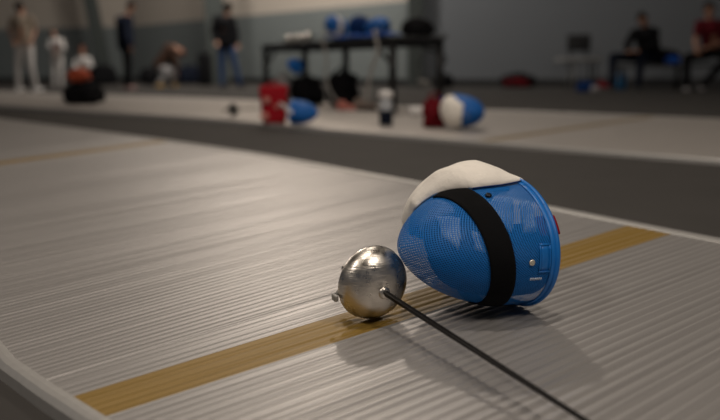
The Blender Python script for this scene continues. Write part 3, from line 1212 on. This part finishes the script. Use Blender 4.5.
# blue cloth along the right end of the table
bm = bmesh.new()
n, m2 = 40, 14
G = []
for i in range(n):
    row = []
    for j in range(m2):
        x = 1.72 + (TLEN - 1.70) * i / (n - 1)
        y = -.03 + .13 * j / (m2 - 1)
        z = .012 + .02 * (noise.noise(Vector((x * 5, y * 6, 0))) + .5) + .018 * math.sin(math.pi * j / (m2 - 1))
        q = on_table(x, y, z)
        row.append(bm.verts.new(q))
    G.append(row)
low = [[bm.verts.new(v.co - Vector((0, 0, min(.012, v.co.z - TOPZ - .001)))) for v in row] for row in G]
for S in (G, low):
    for a, b in zip(S, S[1:]):
        for k in range(m2 - 1):
            bm.faces.new((a[k], a[k + 1], b[k + 1], b[k]))
for k in range(n - 1):
    for j in (0, m2 - 1):
        bm.faces.new((G[k][j], G[k + 1][j], low[k + 1][j], low[k][j]))
for k in range(m2 - 1):
    for j in (0, n - 1):
        bm.faces.new((G[j][k], G[j][k + 1], low[j][k + 1], low[j][k]))
tag(obj('cloth', bm, M['bluefab']), 'crumpled blue cloth along the front edge at the right end of the table', 'cloth')
# dark bag behind it
p = on_table(at_px(417, .45), .45)
bm = bmesh.new()
add_blob(bm, p + Vector((0, 0, .085)), (.16, .10, .095), None, .04, 2.5, 4, TOPZ + .002, .8, 3)
pouch = tag(obj('pouch', bm, M['blackfab']), 'small black pouch on the right end of the table behind the blue cloth', 'pouch')
bm = bmesh.new()
add_tube(bm, [p + Vector((-.06, 0, .16)), p + Vector((-.03, 0, .2)), p + Vector((.03, 0, .2)), p + Vector((.06, 0, .16))], .008, 8)
obj('handle', bm, M['plastic'], pouch)


def curve_pts(cp, n=24):
    """Catmull-Rom through points"""
    cp = [Vector(c) for c in cp]
    P = [cp[0] * 2 - cp[1]] + cp + [cp[-1] * 2 - cp[-2]]
    out = []
    for i in range(1, len(P) - 2):
        for k in range(n):
            t = k / n
            a, b, c, d = P[i - 1], P[i], P[i + 1], P[i + 2]
            out.append(.5 * ((2 * b) + (c - a) * t + (2 * a - 5 * b + 4 * c - d) * t * t + (3 * b - a - 3 * c + d) * t ** 3))
    out.append(cp[-1])
    return out


def ribbon(bm, pts, wdt, th, side):
    side = Vector(side).normalized()
    rings = []
    for i, p in enumerate(pts):
        t = (pts[min(i + 1, len(pts) - 1)] - pts[max(i - 1, 0)]).normalized()
        s_ = (side - t * side.dot(t)).normalized()
        n_ = t.cross(s_)
        rings.append([bm.verts.new(p + s_ * a * wdt / 2 + n_ * b * th / 2) for a, b in ((-1, -1), (1, -1), (1, 1), (-1, 1))])
    for a, b in zip(rings, rings[1:]):
        for k in range(4):
            bm.faces.new((a[k], a[(k + 1) % 4], b[(k + 1) % 4], b[k]))
    bm.faces.new(rings[0])
    bm.faces.new(rings[-1][::-1])


def nr(u, v, y):
    return pd(u, v, y)


yt = lambda px: on_table(at_px(px, 0), 0).y - .12
y0 = yt(380)
bm = bmesh.new()
q = on_table(at_px(380, .1), .0, .022)
ribbon(bm, curve_pts([on_table(at_px(381, .06), .06, .065), on_table(at_px(381, 0), -.055, .045), nr(378, 50, y0), nr(372, 68, y0 + .02), nr(368, 88, y0 + .05), nr(366, 104, y0 + .06)], 10), .036, .006, (1, 0, 0))
tag(obj('strap', bm, M['cable']), 'white strap hanging straight from the table edge below the plain blue mask', 'strap')
bm = bmesh.new()
yb = yt(330)
add_tube(bm, curve_pts([on_table(at_px(331, .0), .05, .075), on_table(at_px(331, .0), -.065, .05), nr(326.5, 60, yb), nr(326, 76, yb), nr(329.5, 90, yb), nr(336, 100, yb - .05), nr(341, 104, yb - .1)], 10), .014, 8)
tag(obj('cable', bm, M['cable']), 'pale cable hanging in a curve under the middle of the table', 'cable')
bm = bmesh.new()
ys = yt(420)
yc = 8.3
add_tube(bm, curve_pts([on_table(at_px(418, .3), .62 + .0, .02), on_table(at_px(418, .3), .665, -.01), nr(419.5, 60, yc + .55), nr(420.5, 76, yc + .55), nr(424, 84, yc + .5), nr(431, 79, yc + .5), nr(432, 74, yc + .5)], 10), .009, 8)
dc = tag(obj('cable', bm, M['greyfab']), 'thin dark cable with a pale plug hanging at the right end of the table', 'cable')
bm = bmesh.new()
add_blob(bm, nr(424.5, 83, yc + .5), (.085, .03, .035), Matrix.Rotation(.35, 3, 'Y').to_euler(), .01, 3, 3)
o = obj('plug', bm, M['cable'], dc)
o['label'] = 'pale plug'
bm = bmesh.new()
bs = curve_pts([on_table(TLEN, .3, -.06) + tdx * .0, on_table(TLEN + .08, .3, -.10), nr(443, 55, 8.0), nr(445.5, 61, 8.0), nr(440, 68, 8.0)], 10)
add_tube(bm, bs, .010, 8)
tag(obj('strap', bm, M['blackfab']), 'short black strap dangling off the right end of the table', 'strap')


# ---------------------------------------------------------------- bags and things on the floor
def put(name, label, cat, px, py, z=FLOOR, group=None, rz=0):
    return thing(name, label, cat, gp(px, py, z), (0, 0, rz), group)


# red upright bag in front of the table
t = put('fencing_bag', 'upright red bag with pale badges beside the table', 'bag', 274, 123.6, 0)
k = gp(274, 125.5, 0).y / 735
W_, H_ = 27 * k, 38 * k
bm = bmesh.new()
vs = add_box(bm, (0, .06, H_ / 2), (W_, .16, H_), bevel=.025)
bmesh.ops.subdivide_edges(bm, edges=bm.edges[:], cuts=3, use_grid_fill=True)
for v in bm.verts:
    f = max(0, v.co.z) / H_
    v.co.x *= .84 + .22 * f
    v.co.y = (v.co.y - .06) * (1.1 - .3 * f) + .06
    v.co += Vector((.010, .012, .004)) * noise.noise(v.co * 14)
    v.co.z = max(.001, v.co.z)
obj('body', bm, M['red'], t)
for bx, bz, bs_ in ((-.05, H_ * .62, .030), (-.075, H_ * .2, .036), (.03, H_ * .45, .018)):
    bm = bmesh.new()
    ellipsoid(bm, (bx, -.036, bz), (bs_, .008, bs_ * .9))
    o = obj('badge', bm, mat('pale_badge', (.52, .22, .18), .7), t)
    o['label'] = 'pale pink badge'
bm = bmesh.new()
add_tube(bm, curve_pts([(-.05, .06, H_ - .02), (-.04, .05, H_ + .02), (.04, .05, H_ + .02), (.05, .06, H_ - .02)], 8), .007, 8)
obj('handle', bm, M['red'], t)

# blue mask lying on its side right of it
lay_mask('blue mask lying on the second piste against the red bag', gp(301, 126, 0) + Vector((-.06, .1, 0)), (.93, -.3, .0), (-.25, -.8, -.3), strap=False, bib=False, z=0, scale=.80)
bm = bmesh.new()
q = gp(290, 119)
ribbon(bm, curve_pts([pd(281, 103, 6.12), pd(286, 106, 5.98), pd(290, 110, 5.93), pd(294, 112, 5.95)], 8), .03, .006, (0, .3, 1))
for v in bm.verts:
    v.co -= t.location + Vector((0, .12, 0))
obj('strap', bm, M['white'], t)['label'] = 'short white strap hanging from the side'

# sword lying left of the red bag
c0 = gp(233, 117, 0)
zb = Vector((.72, .69, 0)).normalized()
xa = zb.cross(Vector((0, 0, 1))).normalized()
t = copy_tree(proto)
tag(t, 'sword with its dark grip lying flat to the left of the red bag', 'fencing sword')
if 'group' in t:
    del t['group']
t.matrix_world = frame_from(xa, xa.cross(zb), (zb + Vector((0, 0, -.03))).normalized(), c0 + Vector((0, 0, .068)))
for ch in t.children:
    if ch.name.startswith('guard') and not ch.name.startswith('guard_pad'):
        ch.data = ch.data.copy()
        ch.data.materials[0] = M['blackfab']


def duffel(name, label, cat, c, L_, W_, H_, rz, m, panel=None, seed=0.0, group=None):
    t = thing(name, label, cat, c, (0, 0, rz), group)
    bm = bmesh.new()
    add_blob(bm, (0, 0, H_ * .48), (L_ / 2, W_ / 2, H_ * .52), None, .05 * H_ / .3, 2.2, 4, .001, .72, seed)
    obj('body', bm, m, t)
    for x in (-L_ * .2, L_ * .2):
        bm = bmesh.new()
        ribbon(bm, curve_pts([(x, -W_ * .5, H_ * .35), (x, -W_ * .46, H_ * .8), (x * .5, -.02, H_ * 1.12), (x * .2, 0, H_ * 1.15)], 8), .035, .006, (1, 0, 0))
        obj('handle', bm, M['strap'], t)
    if panel:
        bm = bmesh.new()
        add_blob(bm, (0, -W_ * .20, H_ * .42), (L_ * .40, W_ * .345, H_ * .40), None, .02, 2.2, 4, .003, .72, seed + 1)
        obj('panel', bm, panel, t)
    return t


duffel('duffel_bag', 'black duffel bag with a red front panel on the floor against the right wall', 'bag', gp(518, 87.5), .72, .34, .27, -.3, M['blackfab'], M['darkred'], 1)
duffel('duffel_bag', 'low black bag on the second piste carrying an orange bundle', 'bag', gp(85, 104, 0), .54, .36, .27, -.4, M['blackfab'], None, 2)
bm = bmesh.new()
c = gp(85, 104, 0) + Vector((-.06, .02, .27 + .095))
add_blob(bm, c, (.13, .12, .085), None, .05, 2.6, 4, None, .85, 5)
tag(obj('bundle', bm, M['orange']), 'orange red cloth bundle on top of the low black bag', 'bundle')
bm = bmesh.new()
c = gp(68, 100, 0)
add_blob(bm, c + Vector((0, 0, .045)), (.09, .07, .06), None, .03, 3, 3, .001, .85, 6)
tag(obj('towel', bm, M['white']), 'crumpled white towel left of the low black bag', 'towel')

duffel('duffel_bag', 'dark navy bag on the floor between the crouching person and the tall black bag', 'bag', gp(190, 84), .66, .40, .50, 0, M['navyfab'], None, 7)
t = thing('wheeled_bag', 'tall black wheeled bag standing left of the person in jeans', 'bag', gp(206, 86.5))
bm = bmesh.new()
add_box(bm, (0, 0, .42), (.34, .26, .78), bevel=.06)
for v in bm.verts:
    v.co += Vector((.02, .02, .0)) * noise.noise(v.co * 5)
obj('body', bm, M['blackfab'], t)
bm = bmesh.new()
add_tube(bm, [(-.1, .1, .8), (-.1, .1, .9), (.1, .1, .9), (.1, .1, .8)], .012, 8)
obj('handle', bm, M['plastic'], t)
for x in (-.13, .13):
    bm = bmesh.new()
    add_tube(bm, [(x - .015, .05, .04), (x + .015, .05, .04)], .038, 14)
    obj('wheel', bm, M['rubber'], t)
bm = bmesh.new()
add_blob(bm, gp(104, 85) + Vector((0, 0, .26)), (.40, .25, .30), None, .09, 2.2, 4, FLOOR + .001, .8, 9)
tag(obj('sports_bag', bm, M['blackfab']), 'black sports bag by the wall between the kneeling fencer and the person in black', 'bag')
bm = bmesh.new()
add_blob(bm, gp(150, 85) + Vector((0, 0, .22)), (.25, .25, .26), None, .05, 2.2, 4, FLOOR + .001, .8, 11)
tag(obj('sports_bag', bm, M['blackfab']), 'black sports bag just left of the crouching person', 'bag')

# under the table
duffel('duffel_bag', 'black equipment bag under the left half of the table', 'bag', gp(307, 104, 0), .46, .30, .34, -.9, M['blackfab'], None, 13)
duffel('duffel_bag', 'black equipment bag under the middle of the table', 'bag', gp(343, 106, 0), .40, .30, .38, -.9, M['blackfab'], None, 15)
bm = bmesh.new()
c = gp(284, 103, 0)
add_blob(bm, c + Vector((0, 0, .18)), (.10, .10, .20), None, .04, 3, 3, .001, .85, 16)
tag(obj('towel', bm, M['lightgrey']), 'pale grey towel rolled upright behind the red bag', 'towel')
lay_mask('small blue mask leaning on the black bag under the table beside its left legs', gp(307, 104, 0) + Vector((-.10, .05, 0)), (-.7, -.6, .2), (0, .2, 1), strap=False, bib=False, z=.352, scale=.66)


def shoe(name, label, px, py, m, m2, rz, s=1.0, z=FLOOR, group=None):
    t = thing(name, label, 'shoe', gp(px, py, z), (0, 0, rz), group)
    bm = bmesh.new()
    capsule(bm, (-.10 * s, 0, .05 * s), (.08 * s, 0, .04 * s), .045 * s, .038 * s)
    capsule(bm, (-.09 * s, 0, .09 * s), (-.04 * s, 0, .085 * s), .042 * s, .038 * s)
    for v in bm.verts:
        v.co.z = max(v.co.z, .012 * s)
    fused('upper', bm, m, t, .008, 2)
    bm = bmesh.new()
    add_box(bm, (-.008 * s, 0, .009 * s), (.27 * s, .085 * s, .018 * s), bevel=.006)
    obj('sole', bm, m2, t)
    return t


shoe('fencing_shoe', 'white and red shoe on the second piste under the table', 347, 112, mat('pale_red_cloth', (.40, .13, .10), .8), M['white'], -.6, .9, 0)
shoe('fencing_shoe', 'pale shoe with dark sole left of the white capped bottle', 366, 110, mat('pale_tan_cloth', (.22, .17, .14), .8), M['rubber'], .3, 1.0, 0)


def bottle(label, px, py, h, r_, body, capm, lower=None, rz=0, lie=False, z=FLOOR):
    t = thing('water_bottle', label, 'bottle', gp(px, py, z))
    if lie:
        t.rotation_euler = (0, R(90), rz)
        t.location.z += r_ * 1.14
    bm = bmesh.new()
    add_lathe(bm, ((0, 0), (r_ * .9, 0), (r_, h * .04), (r_, h * .62), (r_ * .92, h * .7), (r_ * .55, h * .78), (r_ * .5, h * .8), (0, h * .8)), 24)
    obj('body', bm, body, t)
    if lower:
        bm = bmesh.new()
        add_lathe(bm, ((r_ * 1.0, h * .02), (r_ * 1.03, h * .03), (r_ * 1.03, h * .42), (r_ * 1.0, h * .43)), 24)
        o = obj('sleeve', bm, lower, t)
        o['label'] = 'dark blue sleeve'
    bm = bmesh.new()
    add_lathe(bm, ((0, h * .79), (r_ * 1.0, h * .79), (r_ * 1.12, h * .82), (r_ * 1.12, h * .93), (r_ * .7, h), (0, h)), 24)
    obj('cap', bm, capm, t)
    return t


bottle('squat water bottle with white cap and dark blue base in front of the table', 386, 125, .27, .052, M['clear'], M['white'], M['navyfab'], z=0)
bottle('teal and white bottle lying on the second piste under the right end of the table', 409, 117, .24, .045, M['white'], M['teal'], None, .2, True, 0)
bottle('blue bottle standing between the feet of the seated person in black', 621, 90, .30, .075, M['bottleblue'], M['bottleblue'])
shoe('trainer', 'red shoe standing beside the seated person in black', 604, 89.5, M['darkred'], M['greyfab'], -1.2, 1.3)
bm = bmesh.new()
c = gp(595, 93)
add_blob(bm, c + Vector((0, 0, .055)), (.075, .06, .06), None, .015, 3, 3, FLOOR + .001, .9, 20)
tag(obj('paper_bundle', bm, M['lightgrey']), 'small crumpled white bundle on the floor below the black chair', 'bundle')
bm = bmesh.new()
c = gp(586, 92)
add_blob(bm, c + Vector((0, 0, .07)), (.15, .12, .09), None, .05, 3, 4, FLOOR + .001, .8, 21)
tag(obj('cloth_bag', bm, M['bluedark']), 'dark blue cloth bag on the floor beneath the black chair', 'bag')

# white and blue mask at right with a dark red bag behind
lay_mask('blue mask with white bib lying on the second piste beside the dark red bag', gp(467, 130.5, 0) + Vector((-.04, .2, 0)), (.42, -.90, .05), (.88, .42, -.25), strap=False, bib=True, z=0, scale=1.0)
t = put('glove_bag', 'small dark red bag behind the blue and white mask on the second piste', 'bag', 435, 127.5, 0)
bm = bmesh.new()
add_blob(bm, (0, .05, .10), (.085, .08, .115), None, .04, 2.6, 4, .001, .78, 23)
obj('body', bm, M['darkred'], t)
bm = bmesh.new()
add_tube(bm, curve_pts([(-.04, .05, .2), (-.03, .05, .25), (.03, .05, .25), (.04, .05, .2)], 6), .007, 8)
obj('handle', bm, M['darkred'], t)
bm = bmesh.new()
c = gp(445, 111, 0)
add_blob(bm, c + Vector((0, 0, .06)), (.075, .07, .075), None, .03, 3, 3, .001, .9, 24)
tag(obj('glove', bm, M['bluefab']), 'balled blue glove on the second piste just behind the white bib', 'glove')
bm = bmesh.new()
c = gp(445, 88)
add_blob(bm, c + Vector((0, 0, .13)), (.17, .14, .15), None, .05, 3, 4, FLOOR + .001, .85, 25)
tag(obj('pouch', bm, M['blackfab']), 'small black bag on the floor by the wall beyond the right end of the table', 'pouch')

# ---------------------------------------------------------------- seats on the right
c = gp(578, 88.5)
sc_y = c.y
k = sc_y / 735
t = thing('chair', 'black backed chair with a wide grey seat against the right wall', 'chair', c)
sz = pd(578, 60, sc_y).z - FLOOR
bm = bmesh.new()
add_box(bm, (-.02, 0, sz), (40 * k, .46, .075), bevel=.02)
obj('seat', bm, M['seatgrey'], t)
bm = bmesh.new()
zb0, zb1 = pd(578, 51, sc_y).z - FLOOR, pd(578, 34, sc_y).z - FLOOR
vs = add_box(bm, (.04, .24, (zb0 + zb1) / 2), (23 * k, .045, zb1 - zb0), bevel=.02)
for v in vs:
    v.co.y += (v.co.z - zb0) * .12 + .10 * ((v.co.x - .04) / (12 * k)) ** 2 * -.4
obj('backrest', bm, M['plastic'], t)
for x in (-.12, .20):
    bm = bmesh.new()
    add_tube(bm, [(x, .21, sz), (x, .25, zb0 + .05)], .016, 8)
    obj('back_post', bm, M['tableframe'], t)
for x, y in ((-.13, -.17), (-.13, .18), (.26, -.17), (.26, .18)):
    bm = bmesh.new()
    add_tube(bm, [(x, y, sz), (x * 1.05, y * 1.1, 0)], .021, 8)
    obj('leg', bm, M['tableframe'] if x > 0 else M['seatgrey'], t)
# bench under the two seated people
b0, b1 = pd(613, 62, 13.5), pd(748, 62, 12.9)
bd = b1 - b0
bd.z = 0
t = thing('bench', 'long dark bench under the two seated people', 'bench', (b0.x, b0.y, FLOOR), (0, 0, math.atan2(bd.y, bd.x)))
bz = .42
bm = bmesh.new()
add_box(bm, (bd.length / 2, .1, bz), (bd.length, .38, .045), bevel=.012)
obj('seat', bm, M['plastic'], t)
for x in (.15, bd.length / 2, bd.length - .15):
    for y in (-.04, .24):
        bm = bmesh.new()
        add_tube(bm, [(x, y, bz), (x, y, 0)], .022, 8)
        obj('leg', bm, M['tableframe'], t)
bm = bmesh.new()
c = pd(675, 60, 13.25)
add_blob(bm, Vector((c.x, c.y + .1, bz + FLOOR + .09)), (.13, .11, .075), None, .03, 3, 4, bz + FLOOR + .0235, .8, 30)
tag(obj('cloth_bag', bm, M['bluefab']), 'small bright blue bag on the bench between the two seated people', 'bag')
bm = bmesh.new()
c = pd(668, 52, 13.5)
add_blob(bm, Vector((c.x, c.y + .22, bz + FLOOR + .15)), (.30, .08, .14), None, .05, 3, 4, bz + FLOOR + .0235, .8, 31)
tag(obj('coat', bm, M['blackfab']), 'black jacket heaped on the bench behind the bright blue bag', 'jacket')


# ---------------------------------------------------------------- light
def area(name, loc, size, power, col=(1, .87, .72), aim=None, sy=None):
    ld = bpy.data.lights.new(name, 'AREA')
    ld.energy = power
    ld.color = col
    ld.size = size
    if sy:
        ld.shape = 'RECTANGLE'
        ld.size_y = sy
    o = bpy.data.objects.new(name, ld)
    COL.objects.link(o)
    o.location = loc
    if aim is not None:
        o.rotation_euler = (Vector(aim) - Vector(loc)).to_track_quat('-Z', 'Y').to_euler()
    return o


area('hall_lamp_main', (-.15, 1.5, 6.2), .35, 120, (1, .88, .76))
area('hall_lamp_side', (-4.2, -1.6, 5.9), .5, 120, (1, .89, .78), aim=(0, 1.5, 0))
area('front_fill', (3.2, -1.8, 6.2), 1.2, 170, (1, .89, .78), aim=(.6, 1.5, 0))  # added fill from front right to brighten the mask and deck
area('hall_lamp_back', (.05, 10.6, 6.3), .35, 140, (1, .88, .76), aim=(.2, 1.5, 0))
for i, (x, y, w) in enumerate(((.6, 6.0, 15), (-2.4, 14.0, 40))):
    area('hall_lamp_row', (x, y, 6.3), 1.2, w, (1, .90, .80), sy=1.6)
area('wall_fill', (-2.0, 15.5, 6.3), 1.2, 410, (1, .93, .86), aim=(-2.6, 20.5, 1.2), sy=.5)  # unseen fills added to brighten the walls without glare on the pistes
area('wall_fill', (-5.6, 18.6, 6.3), 1.2, 110, (1, .93, .86), aim=(-6.4, 24.5, 1.2), sy=.5)
area('wall_fill', (2.0, 12.5, 6.3), 1.2, 75, (1, .93, .86), aim=(2.0, 16.5, 1.2), sy=.5)
w = bpy.data.worlds.new('hall_air')
w.use_nodes = True
w.node_tree.nodes['Background'].inputs['Color'].default_value = (.75, .82, 1, 1)
w.node_tree.nodes['Background'].inputs['Strength'].default_value = .07
sc.world = w
sc.view_settings.view_transform = 'Standard'
sc.view_settings.look = 'None'
sc.view_settings.gamma = 1
sc.view_settings.exposure = 0.0
sc.view_settings.use_curve_mapping = False
sc.cycles.use_denoising = True
